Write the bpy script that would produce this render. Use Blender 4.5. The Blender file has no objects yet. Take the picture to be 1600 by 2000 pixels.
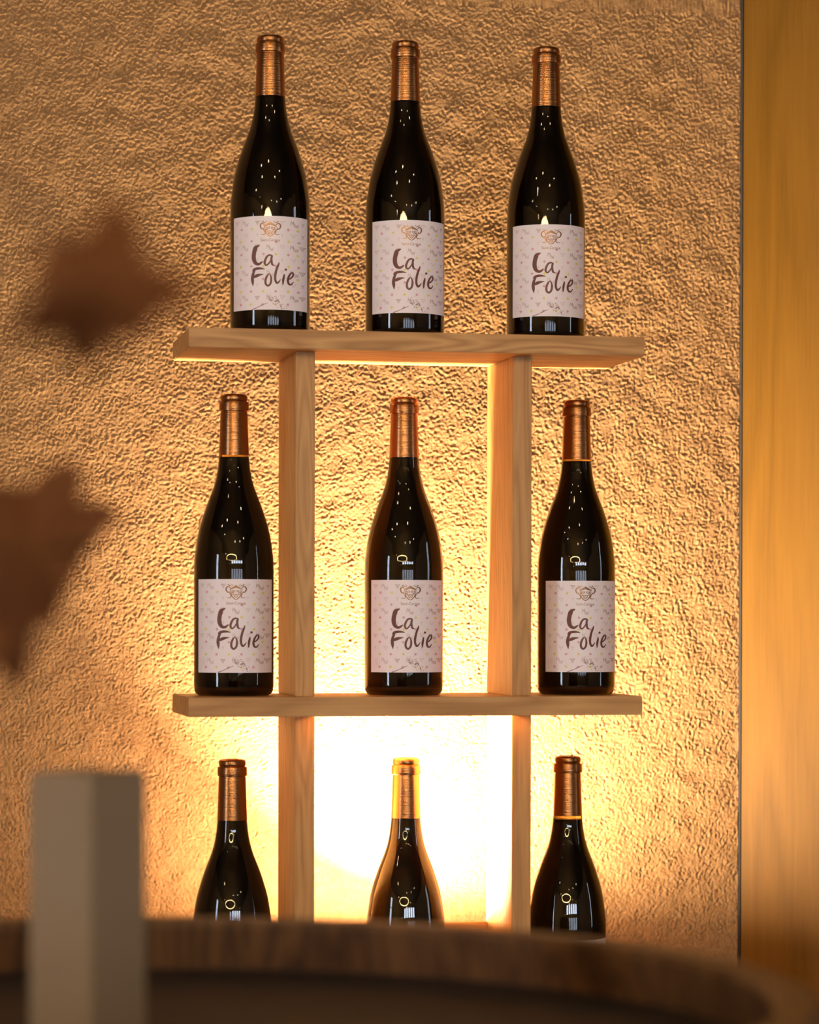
import bpy, bmesh, math, random
import numpy as np
from mathutils import Vector, Matrix, Euler
C = bpy.context.scene.collection
PI = math.pi
rad = math.radians
random.seed(7)

# ------------------------------------------------------------------ camera
cam_d = bpy.data.cameras.new('camera')
cam = bpy.data.objects.new('camera', cam_d); C.objects.link(cam)
yaw, pitch, roll = 0.19089, -0.01137, 0.00187
f = Vector((math.sin(yaw)*math.cos(pitch), math.cos(yaw)*math.cos(pitch), math.sin(pitch)))
r0 = Vector((math.cos(yaw), -math.sin(yaw), 0)); u0 = r0.cross(f)
rr = math.cos(roll)*r0 + math.sin(roll)*u0; uu = -math.sin(roll)*r0 + math.cos(roll)*u0
CP = Vector((-0.51715, -2.64588, 0.07739))
M = Matrix((rr, uu, -f)).transposed().to_4x4(); M.translation = CP
cam.matrix_world = M
FPX = 5359.7
cam_d.sensor_fit = 'VERTICAL'; cam_d.sensor_height = 36.0; cam_d.sensor_width = 28.8
cam_d.lens = FPX/2000*36
cam_d.shift_x = -7.54/2000; cam_d.shift_y = 268.4/2000
cam_d.clip_start = 0.05
cam_d.dof.use_dof = True; cam_d.dof.focus_distance = 2.79; cam_d.dof.aperture_fstop = 5.3
bpy.context.scene.camera = cam
def ray_at(u, v, dist):
    "world point seen at photo pixel u,v at a distance along the optical axis"
    return CP + (f + rr*((u-807.54)/FPX) + uu*((1268.4-v)/FPX))*dist

# ------------------------------------------------------------------ world, exposure
w = bpy.data.worlds.new('world'); bpy.context.scene.world = w; w.use_nodes = True
w.node_tree.nodes['Background'].inputs[0].default_value = (0.6, 0.75, 1.0, 1)
w.node_tree.nodes['Background'].inputs[1].default_value = 0.3
vs = bpy.context.scene.view_settings
vs.view_transform = 'Standard'; vs.look = 'None'; vs.gamma = 1; vs.exposure = 0.0; vs.use_curve_mapping = False
LED = 55.0             # watts of the warm LED strip behind the rack
STRIP = 400.0          # glow of its diffuser
RING = 56.0           # ring pendant
WIN = (18.0, 24.0, 6.0)
BULB = 60.0

# ------------------------------------------------------------------ helpers
def tag(o, label=None, cat=None, group=None, kind=None):
    if label: o['label'] = label
    if cat: o['category'] = cat
    if group: o['group'] = group
    if kind: o['kind'] = kind
    return o
def empty(name, loc=(0, 0, 0), rz=0):
    o = bpy.data.objects.new(name, None); C.objects.link(o)
    o.location = loc; o.rotation_euler = (0, 0, rz); o.empty_display_size = .05
    return o
def obj(name, bm, mat=None, parent=None, smooth=False, auto=None):
    me = bpy.data.meshes.new(name)
    bmesh.ops.recalc_face_normals(bm, faces=bm.faces) if auto is None else None
    if smooth:
        for p in bm.faces: p.smooth = True
    bm.to_mesh(me); bm.free()
    o = bpy.data.objects.new(name, me); C.objects.link(o)
    if mat: me.materials.append(mat)
    if parent: o.parent = parent
    return o
def box(bm, lo, hi, bev=0, mtx=None):
    g = bmesh.ops.create_cube(bm, size=1)
    vsv = g['verts']
    for v in vsv:
        v.co = Vector([(lo[i]+hi[i])/2 + v.co[i]*(hi[i]-lo[i]) for i in range(3)])
    if bev:
        es = list({e for v in vsv for e in v.link_edges})
        r = bmesh.ops.bevel(bm, geom=es, offset=bev, segments=2, affect='EDGES')
        vsv = list({v for fc in r['faces'] for v in fc.verts} | {v for v in vsv if v.is_valid})
    if mtx:
        for v in vsv: v.co = mtx @ v.co
    return vsv
def lathe(bm, prof, n=96, cap=True):
    rings = []
    for (r, z) in prof:
        if r < 1e-6: rings.append([bm.verts.new((0, 0, z))])
        else: rings.append([bm.verts.new((r*math.cos(2*PI*k/n), r*math.sin(2*PI*k/n), z)) for k in range(n)])
    for a, b in zip(rings, rings[1:]):
        for k in range(n):
            k2 = (k+1) % n
            if len(a) == 1: bm.faces.new((a[0], b[k2], b[k]))
            elif len(b) == 1: bm.faces.new((a[k], a[k2], b[0]))
            else: bm.faces.new((a[k], a[k2], b[k2], b[k]))
def tube(bm, pts, rads, n=10):
    pts = [Vector(p) for p in pts]; rings = []
    if not hasattr(rads, '__len__'): rads = [rads]*len(pts)
    for i, p in enumerate(pts):
        t = (pts[min(i+1, len(pts)-1)] - pts[max(i-1, 0)]).normalized()
        a = t.orthogonal().normalized() if i == 0 else (ref - t*ref.dot(t)).normalized()
        ref = a; b = t.cross(a)
        rings.append([bm.verts.new(p + (a*math.cos(2*PI*k/n)+b*math.sin(2*PI*k/n))*rads[i]) for k in range(n)])
    for a, b in zip(rings, rings[1:]):
        for k in range(n): bm.faces.new((a[k], a[(k+1) % n], b[(k+1) % n], b[k]))
    bm.faces.new(rings[0]); bm.faces.new(rings[-1])
def spline(ctrl, n=8):
    "Catmull-Rom through control tuples"
    c = [np.array(p, float) for p in ctrl]; c = [2*c[0]-c[1]]+c+[2*c[-1]-c[-2]]; out = []
    for i in range(1, len(c)-2):
        for k in range(n):
            t = k/n
            out.append(.5*((2*c[i])+(-c[i-1]+c[i+1])*t+(2*c[i-1]-5*c[i]+4*c[i+1]-c[i+2])*t*t+(-c[i-1]+3*c[i]-3*c[i+1]+c[i+2])*t**3))
    out.append(c[-2]); return out

# ------------------------------------------------------------------ materials
def mat(name, col=(.5, .5, .5), rough=.5, metal=0, **kw):
    m = bpy.data.materials.new(name); m.use_nodes = True
    b = m.node_tree.nodes['Principled BSDF']
    b.inputs['Base Color'].default_value = (*col, 1); b.inputs['Roughness'].default_value = rough
    b.inputs['Metallic'].default_value = metal
    for k, v in kw.items():
        k = k.replace('_', ' ')
        b.inputs[k].default_value = v
    return m
def nd(m, t, **kw):
    n = m.node_tree.nodes.new(t)
    for k, v in kw.items(): setattr(n, k, v)
    return n
def lk(m, a, b): m.node_tree.links.new(a, b)
def emis(name, col, s):
    m = mat(name, (0, 0, 0), 1)
    b = m.node_tree.nodes['Principled BSDF']
    b.inputs['Emission Color'].default_value = (*col, 1); b.inputs['Emission Strength'].default_value = s
    return m
def wood(name, stops, axis, fine=260, wave=26, rough=.5, dist=5.0, bump=.12, seed=0, spec=.4, wmix=.45):
    "stretched-noise wood, grain along axis (0,1,2)"
    m = mat(name, stops[1], rough); b = m.node_tree.nodes['Principled BSDF']
    b.inputs['Specular IOR Level'].default_value = spec
    tc = nd(m, 'ShaderNodeTexCoord'); mp = nd(m, 'ShaderNodeMapping')
    lk(m, tc.outputs['Object'], mp.inputs[0])
    s = [1, 1, 1]; s[axis] = .035
    mp.inputs['Scale'].default_value = s; mp.inputs['Location'].default_value = (seed*3.1, seed*1.7, seed*2.3)
    n1 = nd(m, 'ShaderNodeTexNoise'); n1.inputs['Scale'].default_value = fine; n1.inputs['Detail'].default_value = 6; n1.inputs['Roughness'].default_value = .6
    lk(m, mp.outputs[0], n1.inputs[0])
    mp2 = nd(m, 'ShaderNodeMapping'); lk(m, tc.outputs['Object'], mp2.inputs[0])
    s2 = [1, 1, 1]; s2[axis] = .09
    mp2.inputs['Scale'].default_value = s2; mp2.inputs['Location'].default_value = (seed*1.3, seed*.7, seed)
    n2 = nd(m, 'ShaderNodeTexNoise'); n2.inputs['Scale'].default_value = wave; n2.inputs['Detail'].default_value = 1.5
    lk(m, mp2.outputs[0], n2.inputs[0])
    # cathedral rings: fold the low noise
    ml = nd(m, 'ShaderNodeMath', operation='MULTIPLY'); ml.inputs[1].default_value = dist*2; lk(m, n2.outputs[0], ml.inputs[0])
    fr = nd(m, 'ShaderNodeMath', operation='PINGPONG'); fr.inputs[1].default_value = .5; lk(m, ml.outputs[0], fr.inputs[0])
    m2 = nd(m, 'ShaderNodeMath', operation='MULTIPLY'); m2.inputs[1].default_value = 2; lk(m, fr.outputs[0], m2.inputs[0])
    mx = nd(m, 'ShaderNodeMix'); mx.inputs[0].default_value = wmix
    lk(m, n1.outputs[0], mx.inputs[2]); lk(m, m2.outputs[0], mx.inputs[3])
    cr = nd(m, 'ShaderNodeValToRGB'); e = cr.color_ramp.elements
    e[0].position = .25; e[0].color = (*stops[0], 1); e[1].position = .8; e[1].color = (*stops[2], 1)
    k = e.new(.5); k.color = (*stops[1], 1)
    lk(m, mx.outputs[0], cr.inputs[0]); lk(m, cr.outputs[0], b.inputs['Base Color'])
    bp = nd(m, 'ShaderNodeBump'); bp.inputs['Strength'].default_value = bump; bp.inputs['Distance'].default_value = .001
    lk(m, n1.outputs[0], bp.inputs['Height']); lk(m, bp.outputs[0], b.inputs['Normal'])
    return m

# plaster
M_plaster = mat('sprayed_plaster', (.66, .49, .35), .85)
b = M_plaster.node_tree.nodes['Principled BSDF']; b.inputs['Specular IOR Level'].default_value = .12
tc = nd(M_plaster, 'ShaderNodeTexCoord'); n = nd(M_plaster, 'ShaderNodeTexNoise'); n.inputs['Scale'].default_value = 420; n.inputs['Detail'].default_value = 5
lk(M_plaster, tc.outputs['Object'], n.inputs[0])
bp = nd(M_plaster, 'ShaderNodeBump'); bp.inputs['Strength'].default_value = .7; bp.inputs['Distance'].default_value = .0012
lk(M_plaster, n.outputs[0], bp.inputs['Height']); lk(M_plaster, bp.outputs[0], b.inputs['Normal'])
n = nd(M_plaster, 'ShaderNodeTexNoise'); n.inputs['Scale'].default_value = 160; n.inputs['Detail'].default_value = 4
lk(M_plaster, tc.outputs['Object'], n.inputs[0])
cr = nd(M_plaster, 'ShaderNodeValToRGB'); cr.color_ramp.elements[0].position = .3; cr.color_ramp.elements[0].color = (.27, .142, .056, 1)
cr.color_ramp.elements[1].position = .7; cr.color_ramp.elements[1].color = (.35, .194, .083, 1)
lk(M_plaster, n.outputs[0], cr.inputs[0]); lk(M_plaster, cr.outputs[0], b.inputs['Base Color'])

OAK = ((.42, .195, .052), (.54, .27, .080), (.64, .345, .112))
M_oak = [wood('oak_along_x', OAK, 0, seed=1, fine=340, wave=38, wmix=.5), wood('oak_along_z', OAK, 2, seed=2, fine=380, wave=40, wmix=.32), wood('oak_along_x_b', OAK, 0, seed=5), wood('oak_along_z_b', OAK, 2, seed=7, fine=380, wave=40, wmix=.32)]
M_panel = wood('honey_veneer', ((.082, .036, .0024), (.100, .044, .0035), (.115, .052, .0050)), 2, fine=330, wave=14, rough=.6, spec=.12, dist=3, bump=.08, seed=3, wmix=.3)
M_stave = wood('dark_barrel_oak', ((.05, .020, .006), (.10, .042, .013), (.15, .066, .022)), 2, seed=4, rough=.5)
M_head = wood('wine_stained_oak', ((.005, .0018, .0008), (.009, .0035, .0015), (.015, .006, .0025)), 0, seed=6, rough=.6)
M_iron = mat('dark_hoop_iron', (.06, .05, .045), .45, .8)
M_white = mat('warm_wall_paint', (.34, .25, .17), .9)
M_ceil = mat('dark_ceiling_paint', (.05, .04, .03), .9)
M_floor = wood('floor_oak', ((.12, .07, .035), (.2, .12, .06), (.28, .17, .09)), 1, seed=8, rough=.5)
M_frame = mat('black_window_frame', (.03, .03, .03), .4, .3)
M_joint = mat('shadow_gap', (.012, .008, .006), .9)
M_led = emis('warm_led_diffuser', (1, .815, .57), STRIP)
M_ring = emis('ring_lamp_glow', (1, .72, .30), RING)
M_bulb = emis('bulb_glow', (1, .74, .45), BULB)
M_alu = mat('aluminium', (.5, .48, .45), .4, .9)

# bottle glass: real glass shell (solid outer surface with the wine embedded)
M_glass = mat('dark_olive_glass', (.66, .40, .10), .015, 0)
b = M_glass.node_tree.nodes['Principled BSDF']; b.inputs['Transmission Weight'].default_value = 1.0; b.inputs['IOR'].default_value = 1.52
M_wine = mat('red_wine', (.005, .002, .0018), .3); M_wine.node_tree.nodes['Principled BSDF'].inputs['Specular IOR Level'].default_value = .15
M_cap = mat('bronze_capsule', (.40, .175, .062), .27, 1)
b = M_cap.node_tree.nodes['Principled BSDF']
tc = nd(M_cap, 'ShaderNodeTexCoord'); mp = nd(M_cap, 'ShaderNodeMapping'); mp.inputs['Scale'].default_value = (.02, .02, 1); lk(M_cap, tc.outputs['Object'], mp.inputs[0])
n = nd(M_cap, 'ShaderNodeTexNoise'); n.inputs['Scale'].default_value = 900; n.inputs['Detail'].default_value = 3; lk(M_cap, mp.outputs[0], n.inputs[0])
bp = nd(M_cap, 'ShaderNodeBump'); bp.inputs['Strength'].default_value = .6; bp.inputs['Distance'].default_value = .0006
lk(M_cap, n.outputs[0], bp.inputs['Height']); lk(M_cap, bp.outputs[0], b.inputs['Normal'])
M_capdark = mat('bronze_capsule_groove', (.2, .09, .03), .5, 1)
M_paper = mat('pink_cream_paper', (.93, .82, .82), .5)
n = nd(M_paper, 'ShaderNodeTexNoise'); n.inputs['Scale'].default_value = 500; n.inputs['Detail'].default_value = 4
tc = nd(M_paper, 'ShaderNodeTexCoord'); lk(M_paper, tc.outputs['Object'], n.inputs[0])
bp = nd(M_paper, 'ShaderNodeBump'); bp.inputs['Strength'].default_value = .06; bp.inputs['Distance'].default_value = .0005
lk(M_paper, n.outputs[0], bp.inputs['Height']); lk(M_paper, bp.outputs[0], M_paper.node_tree.nodes['Principled BSDF'].inputs['Normal'])
M_ink = mat('brown_foil_ink', (.15, .045, .026), .45, .15)
M_gold = mat('bronze_foil_ink', (.26, .12, .05), .32, .6)
M_mauve = mat('mauve_print', (.66, .49, .46), .6)
M_dusk = mat('dark_mauve_print', (.42, .26, .23), .6)
M_pink = mat('pink_print', (.74, .36, .44), .6)
M_yell = mat('yellow_print', (.80, .70, .16), .6)

# ------------------------------------------------------------------ setting
FZ, CZ = -1.07, 1.75
WY = .285
# plaster wall: fine grid where the photo looks, coarse beyond
st = .00096
xs = np.concatenate([np.linspace(-4, -.96, 60, endpoint=False), np.arange(-.96, -.45, .0032), np.arange(-.45, .4179, st), [.4179]])
zs = np.concatenate([np.linspace(FZ, -.55, 20, endpoint=False), np.arange(-.55, -.35, .0032), np.arange(-.35, .745, st), np.arange(.745, 1.0, .0032), np.linspace(1.0, CZ, 20)])
rng = np.random.default_rng(3)
N = 1200
fx = np.fft.fftfreq(N, st)[:, None]; fz = np.fft.fftfreq(N, st)[None, :]
fr = np.sqrt(fx**2+fz**2)+1e-9
def field(lam, bw):
    n = np.fft.fft2(rng.standard_normal((N, N)))
    g = np.exp(-(np.log(fr*lam)/bw)**2)
    a = np.real(np.fft.ifft2(n*g)); return a/a.std()
def rough(a, lo, hi):
    n = np.fft.fft2(rng.standard_normal((N, N)))
    g = fr**(-a)*(1-np.exp(-(fr*lo)**4))*np.exp(-(fr*hi)**4); g[0, 0] = 0
    q = np.real(np.fft.ifft2(n*g)); return q/q.std()
H = rough(1.0, .0075, .0018)
H = .00028*(H - .25*np.abs(H))*(1+.25*field(.028, .5)) + .00010*rough(1.2, .016, .004)
H = np.clip(H, -.0012, .0014) + .00022*field(.05, .5)
ix = np.round(xs/st).astype(int) % N; iz = np.round(zs/st).astype(int) % N
Y = WY - H[np.ix_(ix, iz)]
coarse = (xs < -.95)[:, None] | (zs < -.56)[None, :] | (zs > 1.0)[None, :]
Y = np.where(coarse, WY, Y)
Y[-1, :] = WY
nx, nz = len(xs), len(zs)
co = np.empty((nx, nz, 3), np.float32); co[..., 0] = xs[:, None]; co[..., 1] = Y; co[..., 2] = zs[None, :]
idx = np.arange(nx*nz).reshape(nx, nz)
q = np.stack([idx[:-1, :-1], idx[1:, :-1], idx[1:, 1:], idx[:-1, 1:]], -1).reshape(-1, 4).astype(np.int32)
me = bpy.data.meshes.new('wall_back'); me.vertices.add(nx*nz); me.vertices.foreach_set('co', co.ravel())
me.loops.add(q.size); me.loops.foreach_set('vertex_index', q.ravel())
me.polygons.add(len(q)); me.polygons.foreach_set('loop_start', np.arange(0, q.size, 4, dtype=np.int32))
me.polygons.foreach_set('use_smooth', np.ones(len(q), bool))
me.update(calc_edges=True); me.materials.append(M_plaster)
wall = bpy.data.objects.new('wall_back', me); C.objects.link(wall); tag(wall, kind='structure')

def slab(name, lo, hi, m):
    bm = bmesh.new(); box(bm, lo, hi); return tag(obj(name, bm, m), kind='structure')
XL, XR, YF = -4.0, 3.4, -8.0
slab('floor', (XL-.1, YF-.1, FZ-.1), (XR+.1, WY+.3, FZ), M_floor)
slab('ceiling', (XL-.1, YF-.1, CZ), (XR+.1, WY+.3, CZ+.1), M_ceil)
# the honey wood pilaster that closes the plaster on the right: its left face is a veneer, a thin shadow joint at the wall
tr = empty('trim_1', (.4181, WY, FZ), rad(45)); tag(tr, kind='structure')
bm = bmesh.new(); box(bm, (.0010, -.90, 0), (.05, -.0030, CZ-FZ), .0008); obj('panel', bm, M_panel, tr)
bm = bmesh.new(); box(bm, (.0001, -.0030, 0), (.05, .04, CZ-FZ)); obj('shadow_joint', bm, M_joint, tr)

def wall_with_holes(name, axis, pos, lo, hi, holes, th=.12):
    "axis 0: wall in plane x=pos; axis 1: y=pos; holes as (a0,a1,z0,z1)"
    bm = bmesh.new(); As = sorted({lo, hi, *[h[0] for h in holes], *[h[1] for h in holes]})
    Zs = sorted({FZ, CZ, *[h[2] for h in holes], *[h[3] for h in holes]})
    for a0, a1 in zip(As, As[1:]):
        for z0, z1 in zip(Zs, Zs[1:]):
            am, zm = (a0+a1)/2, (z0+z1)/2
            if any(h[0] < am < h[1] and h[2] < zm < h[3] for h in holes): continue
            s = 1 if pos > 0 else -1
            p = sorted((pos, pos+s*th))
            if axis == 0: box(bm, (p[0], a0, z0), (p[1], a1, z1))
            else: box(bm, (a0, p[0], z0), (a1, p[1], z1))
    bmesh.ops.remove_doubles(bm, verts=bm.verts, dist=1e-5)
    return tag(obj(name, bm, M_white), kind='structure')
WL = [(-2.85, -2.25, -.75, 1.25)]
WF = [(-2.2+i*.95, -1.45+i*.95, 1.0, 1.35) for i in range(5)] + [(-2.2+i*.95, -1.45+i*.95, -.9, .55) for i in range(5)]
WR = [(-1.7, -1.1, -.5, 1.2)]
wall_with_holes('wall_left', 0, XL, YF, WY, WL)
wall_with_holes('wall_front', 1, YF, XL, XR, WF)
wall_with_holes('wall_right', 0, XR, YF, WY, WR)
bm = bmesh.new(); box(bm, (.44, WY, FZ), (XR, WY+.1, CZ)); tag(obj('wall_side', bm, M_white), kind='structure')
def window(n, axis, pos, h, strength):
    t = empty('window_%d' % n, (0, 0, 0)); tag(t, kind='structure')
    s = 1 if pos > 0 else -1; p = pos + s*.05
    fr_ = bmesh.new(); pn = bmesh.new()
    def bb(bm, a0, a1, z0, z1, d):
        lo, hi = p-d, p+d
        if axis == 0: box(bm, (lo, a0, z0), (hi, a1, z1))
        else: box(bm, (a0, lo, z0), (a1, hi, z1))
    e = .04; a0, a1, z0, z1 = h
    bb(fr_, a0, a0+e, z0, z1, .025); bb(fr_, a1-e, a1, z0, z1, .025); bb(fr_, a0+e, a1-e, z0, z0+e, .025); bb(fr_, a0+e, a1-e, z1-e, z1, .025)
    am = (a0+a1)/2; bb(fr_, am-.012, am+.012, z0+e, z1-e, .02)
    if z1-z0 > 1: zz = z0+(z1-z0)*.66; bb(fr_, a0+e, am-.012, zz-.012, zz+.012, .02); bb(fr_, am+.012, a1-e, zz-.012, zz+.012, .02)
    bb(pn, a0+e*.8, a1-e*.8, z0+e*.8, z1-e*.8, .004)
    obj('window_frame', fr_, M_frame, t); obj('pane', pn, emis('daylight_pane_%d' % n, (.70, .80, 1), strength), t)
k = 1
for h in WL: window(k, 0, XL, h, WIN[0]); k += 1
for h in WF[:5]: window(k, 1, YF, h, WIN[1]); k += 1
for h in WF[5:]: window(k, 1, YF, h, WIN[1]*.25); k += 1
for h in WR: window(k, 0, XR, h, WIN[2]); k += 1

# ------------------------------------------------------------------ lamps of the room
t = empty('ring_pendant_lamp', (-1.35, -4.75, 1.08)); tag(t, 'large glowing ring pendant hung level from the ceiling', 'lamp')
bm = bmesh.new(); n = 96; R = 1.25
pts = [(R*math.cos(2*PI*i/n), R*math.sin(2*PI*i/n), 0) for i in range(n+1)]; tube(bm, pts, .028, 10)
obj('ring_tube', bm, M_ring, t, True)
for i in range(3):
    bm = bmesh.new(); a = 2*PI*i/3+.4; tube(bm, [(R*math.cos(a), R*math.sin(a), .025), (R*.1*math.cos(a), R*.1*math.sin(a), CZ-1.08)], .002, 6); obj('cable', bm, M_frame, t)
bl = empty('bulb_pendant', (0, 0, 0)); first = True
for i, (bx, by, bz) in enumerate([(-2.3, -3.4, 1.2), (-1.9, -2.2, 1.35), (-.4, -3.5, 1.35), (.5, -3.2, 1.25), (1.2, -3.0, 1.35), (-1.2, -1.5, 1.45), (.1, -1.9, 1.5), (-.7, -5.9, .95), (.4, -5.4, 1.1), (-2.4, -6.2, .8), (1.5, -5.5, 1.0), (-1.0, -.95, 1.5), (-.45, -1.15, 1.6), (.55, -1.5, 1.55), (-1.7, -1.2, 1.3)]):
    if first:
        t = bl; bm = bmesh.new(); bmesh.ops.create_uvsphere(bm, u_segments=16, v_segments=10, radius=.035); bulb0 = obj('bulb', bm, M_bulb, t, True)
        bm = bmesh.new(); tube(bm, [(0, 0, .03), (0, 0, .07)], .016, 12); sock0 = obj('socket', bm, M_frame, t)
        first = False
    else:
        t = bl.copy(); C.objects.link(t)
        for o in (bulb0, sock0): c = o.copy(); C.objects.link(c); c.parent = t
    bm = bmesh.new(); tube(bm, [(0, 0, .068), (0, 0, CZ-bz)], .0025, 6); obj('cord', bm, M_frame, t)
    t.location = (bx, by, bz); tag(t, 'small warm bulb hanging on a black cord from the ceiling', 'lamp', 'bulb pendants around the ring lamp')

# ------------------------------------------------------------------ the oak rack
HL = .2273; TH = .0187; ZT = .358; ZB = -.364
rack = empty('display_rack', (0, .074, FZ)); tag(rack, 'freestanding light oak rack with three board shelves on two posts', 'rack')
def part(name, lo, hi, m, bev=.0007, lab=None):
    bm = bmesh.new(); box(bm, lo, hi, bev); o = obj(name, bm, m, rack)
    o.matrix_parent_inverse = Matrix.Translation((0, -.074, -FZ))
    if lab: o['label'] = lab
    return o
part('shelf', (-HL, 0, ZT-TH), (HL+.0012, .1484, ZT), M_oak[0])
part('shelf', (-HL, 0, -TH), (HL, .1484, 0), M_oak[2])
part('shelf', (-HL, 0, ZB-TH), (HL, .1484, ZB), M_oak[0])
for i, (x0, x1) in enumerate(((-.1185, -.0992), (.1008, .1203))):
    for j, (z0, z1) in enumerate(((0, ZT-TH), (ZB, -TH), (FZ+.03, ZB-TH))):
        part('post', (x0, .03, z0), (x1, .1484, z1), M_oak[1 if (i+j) % 2 else 3])
part('base_board', (-HL, 0, FZ), (HL, .1484, FZ+.03), M_oak[0])
part('light_baffle', (-.0990, .140, -.345), (.1006, .1475, -.2385), M_oak[0], .0005, 'low oak board between the posts hiding the light strip')
part('strip_housing', (-.112, .149, -.30), (.112, .186, -.262), M_alu, .0005, 'aluminium channel behind the baffle')
part('light_strip', (-.110, .152, -.262), (.110, .178, -.259), M_led, 0, 'warm white glowing strip')
ld = bpy.data.lights.new('strip_light', 'AREA'); ld.shape = 'RECTANGLE'; ld.size = .19; ld.size_y = .024; ld.energy = LED; ld.color = (1, .815, .57); ld.spread = rad(140)
lo = bpy.data.objects.new('strip_light', ld); C.objects.link(lo); lo.parent = rack; lo.location = (0, .165-.074, -.258-FZ); lo.rotation_euler = (PI, rad(25), 0)

# ------------------------------------------------------------------ bottle
prof_out = [(0, .004), (.020, .003), (.030, .0006), (.0345, 0), (.0375, .0016), (.0393, .005), (.0398, .010), (.0398, .125), (.0396, .134)]
ctl = [(.0396, .134), (.0385, .1439), (.0352, .1640), (.0283, .1869), (.0202, .2084), (.0165, .2245), (.0147, .2407)]
sp = [tuple(p) for p in spline(ctl, 6)]
prof_out += sp[1:] + [(.0139, .262), (.0131, .282), (.0133, .284), (.0140, .286), (.0140, .292), (.0128, .2935), (.0126, .2985), (.0115, .2990), (0, .2990)]
def inner(fill):
    p = [(0, .022), (.010, .020), (.026, .011), (.0325, .008), (.0360, .011), (.0366, .016), (.0367, .13)]
    for (r, z) in sp[1:]:
        if z < fill: p.append((r-.0030, z-.0003))
    r_at = np.interp(fill, [s[1] for s in sp]+[.262], [s[0] for s in sp]+[.0139]) - .0030
    return p + [(r_at, fill), (0, fill)]
def make_bottle(fill=.232):
    t = empty('wine_bottle')
    bm = bmesh.new(); lathe(bm, prof_out, 96); obj('glass_body', bm, M_glass, t, True)
    bm = bmesh.new(); lathe(bm, inner(fill), 96); obj('wine', bm, M_wine, t, True)
    bm = bmesh.new()
    pr = [(.01505, .2395), (.01505, .2398), (.01500, .2412), (.0142, .262), (.01365, .2812), (.0134, .2822), (.0134, .2832), (.0147, .2838), (.0149, .2848), (.0147, .2918), (.0144, .2926), (.0132, .2930), (.0129, .2936), (.0132, .2942), (.0135, .2950), (.0135, .2976), (.0130, .2991), (.0118, .3000), (.0100, .3003), (.0095, .2996), (0, .2996)]
    lathe(bm, [(.0146, .2395)]+pr, 72)
    c = obj('capsule', bm, M_cap, t, True)
    c.data.set_sharp_from_angle(angle=rad(35))
    # groove under the collar and below the lip, pressed dark
    for z0, z1, r in ((.2827, .2836, .01395), (.2938, .2945, .01395)):
        pass
    return t
protos = {}
VIEW = rad(12.5)
def phi(x): return math.asin(max(-.999, min(.999, (x-708)/612))) - VIEW
def zz(y): return .0233 + (1615-y)/1425*.0922
def cyl(r, x, y): a = phi(x); return (r*math.sin(a), -r*math.cos(a), zz(y))
class Ink:
    def __init__(s, r, fat=1.0): s.bm = bmesh.new(); s.r = r; s.fat = fat
    def poly(s, pts):
        if len(pts) < 3: return
        vs_ = [s.bm.verts.new(cyl(s.r, *p)) for p in pts]
        try: s.bm.faces.new(vs_)
        except ValueError: pass
    def stroke(s, ctrl, n=6):
        p = spline(ctrl, n); L = []; R_ = []
        for i in range(len(p)):
            a = p[max(i-1, 0)][:2]; b = p[min(i+1, len(p)-1)][:2]; d = b-a; d = d/(np.hypot(*d)+1e-9); nn = np.array((-d[1], d[0]))*p[i][2]/2*s.fat
            L.append(p[i][:2]+nn); R_.append(p[i][:2]-nn)
        vl = [s.bm.verts.new(cyl(s.r, *q_)) for q_ in L]; vr = [s.bm.verts.new(cyl(s.r, *q_)) for q_ in R_]
        for i in range(len(p)-1): s.bm.faces.new((vl[i], vl[i+1], vr[i+1], vr[i]))
    def line(s, pts, w):
        for a, b in zip(pts, pts[1:]):
            d = np.array(b, float)-a; nn = np.array((-d[1], d[0]))/(np.hypot(*d)+1e-9)*w/2; a_ = np.array(a, float); b_ = np.array(b, float)
            s.poly([a_+nn, b_+nn, b_-nn, a_-nn])
    def dot(s, x, y, r, n=8): s.poly([(x+r*math.cos(2*PI*k/n), y+r*math.sin(2*PI*k/n)) for k in range(n)])
    def obj(s, name, m, par):
        for fc in s.bm.faces: pass
        o = obj(name, s.bm, m, par); o['kind'] = 'stuff' if 'pattern' in name else 'part'
        if 'pattern' not in name: del o['kind']
        return o
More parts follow.
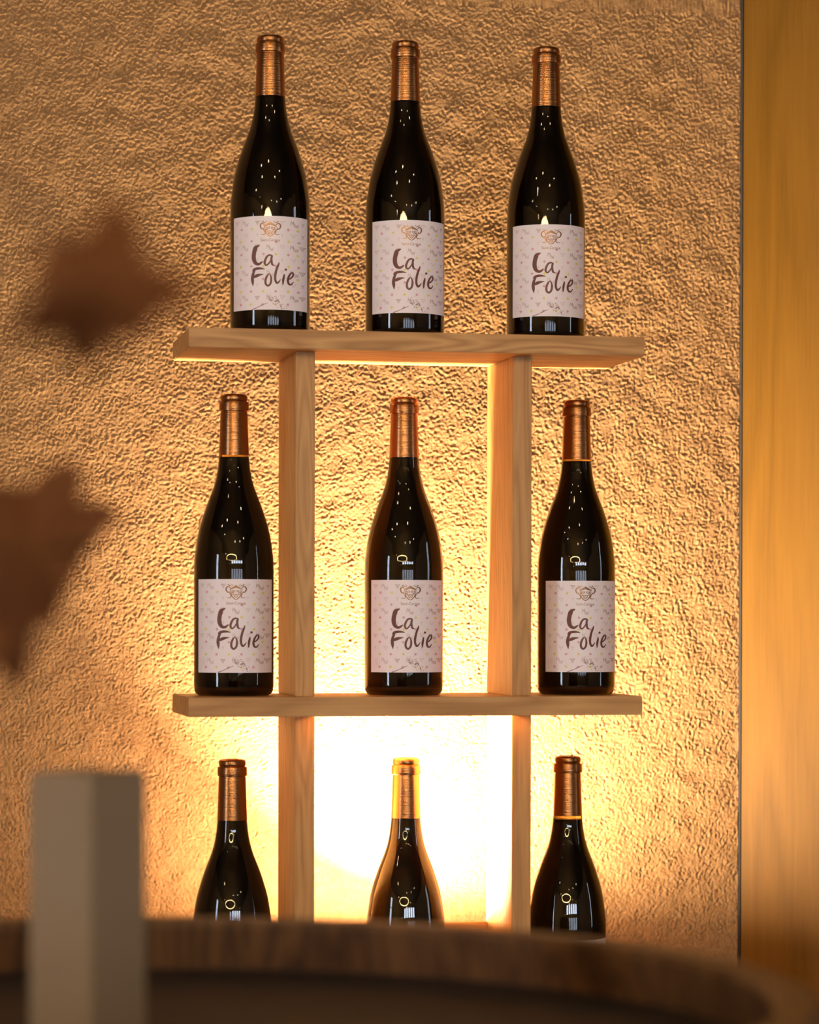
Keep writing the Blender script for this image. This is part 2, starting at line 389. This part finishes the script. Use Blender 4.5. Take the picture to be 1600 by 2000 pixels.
def make_label(t):
    R0 = .0398
    bm = bmesh.new(); n = 48; a0, a1 = rad(-65.6), rad(65.9); z0, z1 = .0233, .1155
    ro, ri = R0+.00018, R0+.00001
    g = []
    for k in range(n+1):
        a = a0+(a1-a0)*k/n
        g.append([bm.verts.new((r*math.sin(a), -r*math.cos(a), z)) for r in (ri, ro) for z in (z0, z1)])
    for p, q_ in zip(g, g[1:]):
        for i, j in ((0, 1), (1, 3), (3, 2), (2, 0)): bm.faces.new((p[i], p[j], q_[j], q_[i]))
    bm.faces.new((g[0][0], g[0][1], g[0][3], g[0][2])); bm.faces.new((g[-1][0], g[-1][1], g[-1][3], g[-1][2]))
    lab = obj('label', bm, M_paper, t)
    r = R0+.00026
    # background print, three inks
    mv = Ink(r); dk = Ink(r+.00002); pk = Ink(r); yl = Ink(r)
    def leaf(ink, x, y, s=27):
        pts = []
        for k, (ang, d) in enumerate(((90, 1), (60, .5), (35, .95), (10, .55), (-15, .9), (-50, .5), (-80, .75), (-90, .9), (-100, .75), (-130, .5), (195, .9), (170, .55), (145, .95), (120, .5))):
            pts.append((x+s*d*math.cos(rad(ang)), y-s*d*math.sin(rad(ang))))
        ink.poly(pts)
    def mw(ink, x, y, w=6):
        ink.line([(x-50, y+20), (x-42, y-42), (x-26, y+2), (x-12, y-42), (x-8, y+25)], w)
        ink.line([(x-4, y-18), (x+2, y+52)], w*.8)
        ink.line([(x+8, y-4), (x+20, y+52), (x+32, y+8), (x+42, y+52), (x+54, y-4)], w)
    def grape(ink, x, y):
        for row in range(4):
            for c_ in range(4-row): ink.dot(x-30+row*10+c_*20, y-24+row*17, 7.5, 6)
    def tri(ink, x, y): ink.line([(x-34, y-26), (x+34, y-26), (x, y+26), (x-34, y-26)], 4.5); ink.dot(x, y-8, 6, 6)
    def goblet(ink, x, y): ink.line([(x-16, y-26), (x, y-6), (x+16, y-26)], 6); ink.line([(x, y-6), (x, y+28)], 5)
    grape(mv, 290, 285); mw(mv, 430, 290); grape(dk, 630, 290); tri(mv, 1000, 290); mw(dk, 1160, 300, 5.5); goblet(dk, 1262, 300)
    for x, y, c_ in ((368, 385, 0), (542, 385, 1), (1080, 395, 0), (1203, 400, 1), (355, 572, 1), (538, 570, 0), (915, 585, 0), (1088, 572, 1), (1218, 578, 0),
                     (365, 768, 0), (725, 768, 0), (908, 772, 1), (1080, 775, 0), (1205, 778, 1), (355, 952, 1), (533, 952, 0), (725, 955, 1), (905, 950, 0), (1085, 955, 1), (1213, 958, 0),
                     (357, 1145, 0), (720, 1150, 0), (1203, 1145, 1), (355, 1335, 1), (528, 1335, 0), (720, 1335, 1), (905, 1335, 0), (1080, 1335, 1), (1210, 1335, 0),
                     (355, 1530, 0), (525, 1530, 1), (712, 1535, 0), (905, 1535, 1), (1075, 1535, 0)):
        leaf(yl if c_ else pk, x, y)
    for y in (485, 860, 1240):
        goblet(mv, 285, y); tri(mv, 450, y); goblet(mv, 630, y); goblet(mv, 998, y); tri(mv, 1150, y); goblet(dk, 1263, y)
    for y in (665, 1050, 1430):
        if y != 1430: grape(mv, 285, y)
        mw(mv, 430, y); mw(mv if y == 1050 else dk, 820, y+5, 5); mw(dk, 1158, y+5, 5.5); grape(dk, 1256, y)
        tri(mv, 1000, y-5)
    grape(dk, 628, 1435); grape(mv, 628, 650)
    # round stamp, bottom left, and the vine branch with its splashes
    for k in range(24):
        a, b_ = 2*PI*k/24, 2*PI*(k+1)/24; mv.line([(305+52*math.cos(a), 1465+62*math.sin(a)), (305+52*math.cos(b_), 1465+62*math.sin(b_))], 4)
    for i in range(4): mv.line([(280+(i % 2)*8, 1440+i*18), (330-(i % 2)*8, 1440+i*18)], 5)
    pk.line([(262, 1552), (350, 1556)], 12)
    dk.stroke([(545, 1612, 16), (600, 1592, 14), (650, 1572, 9), (700, 1548, 15), (745, 1528, 10), (795, 1508, 4)])
    dk.stroke([(880, 1500, 2), (915, 1478, 26), (955, 1472, 3)]); dk.stroke([(935, 1475, 5), (950, 1492, 18), (965, 1510, 2)])
    dk.stroke([(810, 1450, 3), (830, 1470, 16), (850, 1500, 4)])
    rs = random.Random(5)
    for k in range(60):
        a = rs.random(); x = 800+a*220+rs.gauss(0, 35); y = 1400+a*180+rs.gauss(0, 32)
        if y < 1600: dk.dot(x, y, rs.uniform(2, 8), 6)
    for x, y, w_ in ((982, 1560, 14), (990, 1592, 9), (825, 1375, 6), (1010, 1528, 8), (1060, 1590, 6)): dk.dot(x, y, w_)
    mv.obj('grey_pattern', M_mauve, lab); dk.obj('dark_pattern', M_dusk, lab); pk.obj('pink_leaf_pattern', M_pink, lab); yl.obj('yellow_leaf_pattern', M_yell, lab)
    # brush lettering
    k = Ink(r+.00012, 1.12)
    k.stroke([(612, 640, 26), (598, 680, 60), (580, 740, 58), (572, 810, 60), (582, 870, 56), (612, 912, 44), (655, 922, 34), (690, 900, 26), (714, 880, 10)])
    k.stroke([(585, 672, 20), (630, 650, 34), (668, 636, 8)])
    k.stroke([(862, 800, 18), (825, 785, 22), (785, 800, 26), (755, 850, 30), (742, 905, 30), (765, 940, 22), (795, 922, 20), (825, 880, 18), (852, 820, 14)])
    k.stroke([(852, 790, 26), (843, 840, 30), (846, 890, 30), (858, 930, 26), (888, 942, 10)])
    k.stroke([(555, 1030, 20), (580, 1002, 34), (630, 988, 34), (690, 988, 26), (745, 1000, 6)])
    k.stroke([(590, 1010, 26), (566, 1060, 36), (552, 1130, 44), (556, 1190, 38), (562, 1255, 5)])
    k.stroke([(570, 1120, 30), (620, 1098, 44), (670, 1084, 28), (728, 1078, 4)])
    k.stroke([(806, 1068, 12), (778, 1105, 26), (756, 1165, 30), (760, 1225, 30), (794, 1252, 26), (830, 1215, 28), (840, 1150, 28), (830, 1095, 18), (804, 1062, 8)])
    k.stroke([(955, 893, 8), (942, 935, 24), (915, 1010, 30), (898, 1100, 32), (900, 1165, 30), (922, 1208, 28), (950, 1190, 20), (976, 1148, 6)])
    k.stroke([(1026, 1070, 14), (1020, 1110, 26), (1010, 1170, 28), (1008, 1232, 12)]); k.dot(1047, 1000, 18, 10)
    k.stroke([(1082, 1150, 12), (1110, 1130, 18), (1140, 1090, 20), (1140, 1045, 18), (1115, 1050, 20), (1088, 1100, 26), (1074, 1165, 28), (1088, 1215, 26), (1118, 1222, 20), (1150, 1178, 8)])
    k.obj('brush_lettering', M_ink, lab)
    # crest
    e = Ink(r+.00014, 1.25); X = 825
    e.poly([(X-92, 335), (X, 278), (X+92, 335), (X+92, 352), (X, 322), (X-92, 352)])
    for sg in (-1, 1):
        q_ = lambda x, y, w_: (X+sg*x, y, w_)
        e.stroke([q_(88, 322, 8), q_(120, 300, 12), q_(148, 330, 16), (X+sg*140, 372, 14), q_(112, 392, 10), q_(98, 370, 6)])
        e.stroke([q_(62, 300, 4), q_(100, 285, 8), q_(130, 268, 4)]); e.stroke([q_(70, 280, 3), q_(92, 292, 7), q_(110, 262, 3)]); e.stroke([q_(45, 288, 3), q_(62, 272, 6), q_(70, 262, 2)])
        e.stroke([q_(105, 385, 9), q_(82, 425, 10), q_(76, 462, 10), q_(100, 474, 8), q_(140, 470, 4)])
        e.stroke([q_(85, 340, 7), q_(76, 400, 8), q_(62, 445, 12), q_(30, 482, 12), q_(0, 500, 9)])
        e.stroke([q_(34, 428, 4), q_(26, 448, 10), q_(0, 470, 7)])
        for j in range(3): e.stroke([q_(10+j*22, 352, 5), q_(18+j*22, 372, 10), q_(12+j*22, 392, 5)], 3)
    e.line([(X-72, 398), (X+72, 398)], 12); e.line([(X-62, 420), (X+62, 420)], 12); e.line([(X-16, 440), (X+16, 440)], 9)
    e.obj('crest', M_gold, lab)
    # place name
    cu = bpy.data.curves.new('tmp', 'FONT'); cu.body = 'Saint-Cergue'; cu.size = 1; cu.align_x = 'CENTER'
    to = bpy.data.objects.new('tmp', cu); C.objects.link(to); bpy.context.view_layer.update()
    tm = bpy.data.meshes.new_from_object(to); bpy.data.objects.remove(to)
    bm = bmesh.new(); bm.from_mesh(tm); bpy.data.meshes.remove(tm)
    wd = max(v.co.x for v in bm.verts)-min(v.co.x for v in bm.verts); s = 284/wd
    for v in bm.verts: v.co = Vector(cyl(r+.00012, 822+v.co.x*s, 575-v.co.y*s*1.12))
    obj('place_name', bm, M_gold, lab)
    return lab
def copy_tree(o, parent=None):
    c = o.copy(); C.objects.link(c); c.parent = parent
    for ch in list(o.children): copy_tree(ch, c)
    return c
full = make_bottle(.2405); make_label(full)
low = make_bottle(.2335)
spots = [
 (-.1371, ZT, -6.3, 'dark wine bottle at the left end of the top shelf, label turned slightly left', 0),
 (.0003, ZT, 0, 'dark wine bottle in the middle of the top shelf, its label facing straight out', 0),
 (.1465, ZT, -4.8, 'dark wine bottle at the right end of the top shelf', 0),
 (-.1732, 0, -2.6, 'dark wine bottle on the middle shelf left of the left post', 0),
 (-.0003, 0, 0, 'dark wine bottle on the middle shelf between the two posts', 0),
 (.1793, 0, .6, 'dark wine bottle on the middle shelf right of the right post', 0),
 (-.1745, ZB, 0, 'wine bottle on the lowest shelf left of the left post, base hidden', 0),
 (.0021, ZB, 0, 'wine bottle on the lowest shelf between the posts against the white glow', 0),
 (.1707, ZB+.0005, 0, 'wine bottle on the lowest shelf right of the right post, amber ring below capsule', 1)]
for i, (x, z, rot, lab, lo_) in enumerate(spots):
    if i == 0: o = full
    else: o = copy_tree(full)
    o.location = (x, .08, z); o.rotation_euler = (0, 0, rad(rot)); tag(o, lab, 'bottle', 'wine bottles on the oak rack')
    if i in (3, 5, 8):   # the fill line stands lower: an amber ring of empty glass shows under the capsule
        wn = [c for c in o.children if c.name.startswith('wine')][0]
        bm = bmesh.new(); lathe(bm, inner({3: .2375, 5: .2377, 8: .2352}[i]), 96); m_ = bpy.data.meshes.new('wine')
        bmesh.ops.recalc_face_normals(bm, faces=bm.faces)
        for fc in bm.faces: fc.smooth = True
        bm.to_mesh(m_); bm.free(); m_.materials.append(M_wine); wn.data = m_
    else:
        pass
for ch in list(low.children): bpy.data.objects.remove(ch)
bpy.data.objects.remove(low)

# ------------------------------------------------------------------ foreground barrel
BX, BY, BR, BT = -.402, -1.304, .339, -.105
barrel = empty('wine_barrel', (BX, BY, FZ)); tag(barrel, 'dark oak barrel used as a table in the blurred foreground', 'barrel')
Hh = BT-FZ
def rb(z): u = (z/Hh)*2-1; return BR+.055*(1-u*u)
ns = 30
for k in range(ns):
    a0, a1 = 2*PI*k/ns, 2*PI*(k+1)/ns; gp = .0012
    bm = bmesh.new(); rings = []
    zl = [0, .12, .3, .48, .66, .84, Hh-.03, Hh-.004, Hh]
    for z in zl:
        ro = rb(z)-(.003 if z == Hh else 0); ri = rb(z)-.024+(.003 if z == Hh else 0); rg = []
        for r_ in (ri, ro):
            for j in range(3):
                a = a0+gp+(a1-a0-2*gp)*j/2; rg.append(bm.verts.new((r_*math.cos(a), r_*math.sin(a), z)))
        rings.append(rg)
    for p, q_ in zip(rings, rings[1:]):
        for i, j in ((0, 1), (1, 2), (2, 5), (5, 4), (4, 3), (3, 0)): bm.faces.new((p[i], p[j], q_[j], q_[i]))
    for rg in (rings[0], rings[-1]):
        bm.faces.new((rg[0], rg[1], rg[4], rg[3])); bm.faces.new((rg[1], rg[2], rg[5], rg[4]))
    obj('stave', bm, M_stave, barrel)
for z0, z1 in ((.01, .05), (.17, .205), (.33, .365), (Hh-.365, Hh-.33), (Hh-.205, Hh-.17), (Hh-.06, Hh-.022)):
    bm = bmesh.new(); lathe(bm, [(rb(z0)-.001, z0), (rb(z0)+.0022, z0), (rb(z1)+.0022, z1), (rb(z1)-.001, z1), (rb(z0)-.001, z0)], 96); obj('hoop', bm, M_iron, barrel, False)
hz = Hh-.030; Ri = rb(hz)-.0245; npk = 6
for k in range(npk):
    y0, y1 = -Ri+2*Ri*k/npk+.0008, -Ri+2*Ri*(k+1)/npk-.0008
    top = []
    for j in range(9):
        y = y0+(y1-y0)*j/8; top.append((math.sqrt(max(0, Ri*Ri-y*y)), y))
    pts = [(x, y) for x, y in top]+[(-x, y) for x, y in reversed(top)]
    cl = []
    for p in pts:
        if not cl or (abs(p[0]-cl[-1][0])+abs(p[1]-cl[-1][1])) > 1e-5: cl.append(p)
    bm = bmesh.new(); fc = bm.faces.new([bm.verts.new((x, y, hz)) for x, y in cl]); r_ = bmesh.ops.extrude_face_region(bm, geom=[fc])
    for v in r_['geom']:
        if isinstance(v, bmesh.types.BMVert): v.co.z -= .018
    obj('head_plank', bm, M_head, barrel)

# ------------------------------------------------------------------ pale carton on the barrel
M_kraft = mat('pale_card', (.235, .155, .08), .7)
P = ray_at(180, 1200, 1.36)
ctop = ray_at(180, 1512, 1.36).z; cbase = BT-.030
bxo = empty('gift_carton', (P.x, P.y, cbase), rad(10.9+38)); tag(bxo, 'tall pale card gift carton out of focus on the barrel', 'carton')
cw = .046; hc = ctop-cbase
# nearest corner at origin, body going away
bm = bmesh.new(); box(bm, (0, 0, 0), (cw, cw*.86, hc-.0015), .0008); obj('carton_body', bm, M_kraft, bxo)
bm = bmesh.new(); box(bm, (.001, .001, hc-.0015), (cw-.001, cw*.86-.001, hc), .0003); obj('lid_flap', bm, M_kraft, bxo)

# ------------------------------------------------------------------ vine plant at the left, out of focus
M_leaf = mat('dry_vine_leaf', (.060, .024, .010), .85, Specular_IOR_Level=.15)
n = nd(M_leaf, 'ShaderNodeTexNoise'); n.inputs['Scale'].default_value = 60
cr = nd(M_leaf, 'ShaderNodeValToRGB'); cr.color_ramp.elements[0].color = (.075, .024, .006, 1); cr.color_ramp.elements[1].color = (.14, .05, .014, 1)
lk(M_leaf, n.outputs[0], cr.inputs[0]); lk(M_leaf, cr.outputs[0], M_leaf.node_tree.nodes['Principled BSDF'].inputs['Base Color'])
M_stem = mat('brown_stem', (.09, .05, .025), .8)
M_pot = mat('dark_glazed_pot', (.05, .045, .04), .35)
M_soil = mat('potting_soil', (.03, .02, .012), .95)
PX, PY = -.86, -1.68
plant = empty('potted_vine', (PX, PY, FZ)); tag(plant, 'vine with dark red-brown lobed leaves, blurred at the left edge', 'plant')
bm = bmesh.new(); lathe(bm, [(0, 0), (.10, 0), (.11, .01), (.145, .28), (.155, .29), (.155, .31), (.142, .31), (.135, .285), (0, .285)], 48); obj('pot', bm, M_pot, plant, False)
bm = bmesh.new(); lathe(bm, [(0, .2855), (.134, .2855), (.128, .292), (.05, .297), (0, .298)], 32); obj('soil', bm, M_soil, plant, True)
def leaf(center, tips, dist_dir, name='leaf'):
    "lobed leaf: tips are (u,v) photo positions, all given a real place at their own distance"
    c = Vector(center); bm = bmesh.new()
    ring = []
    n_ = len(tips)
    for i in range(n_):
        a = tips[i]-c; b_ = tips[(i+1) % n_]-c
        ring += [c+a, c+(a*.70+b_*.26), c+(a+b_)*.40, c+(b_*.70+a*.26)]
    nrm = Vector((0, 0, 0))
    for i in range(n_): nrm += (tips[i]-c).cross(tips[(i+1) % n_]-c)
    nrm.normalize()
    th = .0005; m_ = len(ring)
    top = [bm.verts.new(p+nrm*(th+.004*math.sin(i*2.3))) for i, p in enumerate(ring)]; bot = [bm.verts.new(v.co-nrm*2*th) for v in top]
    ct, cb = bm.verts.new(c+nrm*(th-.005)), bm.verts.new(c-nrm*(th+.005))
    for i in range(m_):
        j = (i+1) % m_; bm.faces.new((ct, top[i], top[j])); bm.faces.new((cb, bot[j], bot[i])); bm.faces.new((top[i], bot[i], bot[j], top[j]))
    for v in bm.verts: v.co -= Vector((PX, PY, FZ))
    return obj(name, bm, M_leaf, plant)
LV = [
 ((205, 560), .74, [(225, 375, .75), (410, 590, .73), (275, 665, .74), (175, 730, .76), (10, 655, .75), (75, 480, .74)]),
 ((70, 1075), 1.04, [(135, 895, 1.04), (240, 1005, 1.02), (125, 1170, 1.04), (30, 1350, 1.06), (-90, 1160, 1.06), (-40, 950, 1.04)]),
 ((-120, 1250), 1.0, [(-60, 1100, 1.0), (25, 1260, .99), (-60, 1400, 1.0), (-200, 1380, 1.02), (-230, 1180, 1.02)]),
 ((-190, 420), 1.0, [(-150, 260, 1.0), (-50, 400, .98), (-100, 560, 1.0), (-250, 560, 1.02), (-300, 360, 1.02)]),
]
L0 = Vector((PX, PY, FZ))
stemA = [Vector((0, 0, .29)), Vector((.02, .01, .55)), ray_at(-260, 1700, 1.12)-L0, ray_at(-200, 1150, 1.10)-L0, ray_at(-190, 700, 1.02)-L0, ray_at(-150, 330, 1.0)-L0]
pts = spline([tuple(p) for p in stemA], 6)
bm = bmesh.new(); tube(bm, pts, [.006-.004*i/len(pts) for i in range(len(pts))], 8); obj('stem', bm, M_stem, plant, True)
for c_, d, tips in LV:
    cc = ray_at(*c_, d); tp = [ray_at(u, v, dd) for u, v, dd in tips]
    leaf(cc, tp, None)
    # petiole from the leaf centre to the nearest higher point of the stem
    e_ = min(pts, key=lambda p: (Vector(p)+L0-cc-Vector((0, 0, -.0))).length)
    a = cc-L0; b_ = Vector(e_); mid = (a+b_)/2+Vector((0, 0, .012))
    bm = bmesh.new(); tube(bm, spline([tuple(b_), tuple(mid), tuple(a)], 5), .0012, 6); obj('petiole', bm, M_stem, plant, True)
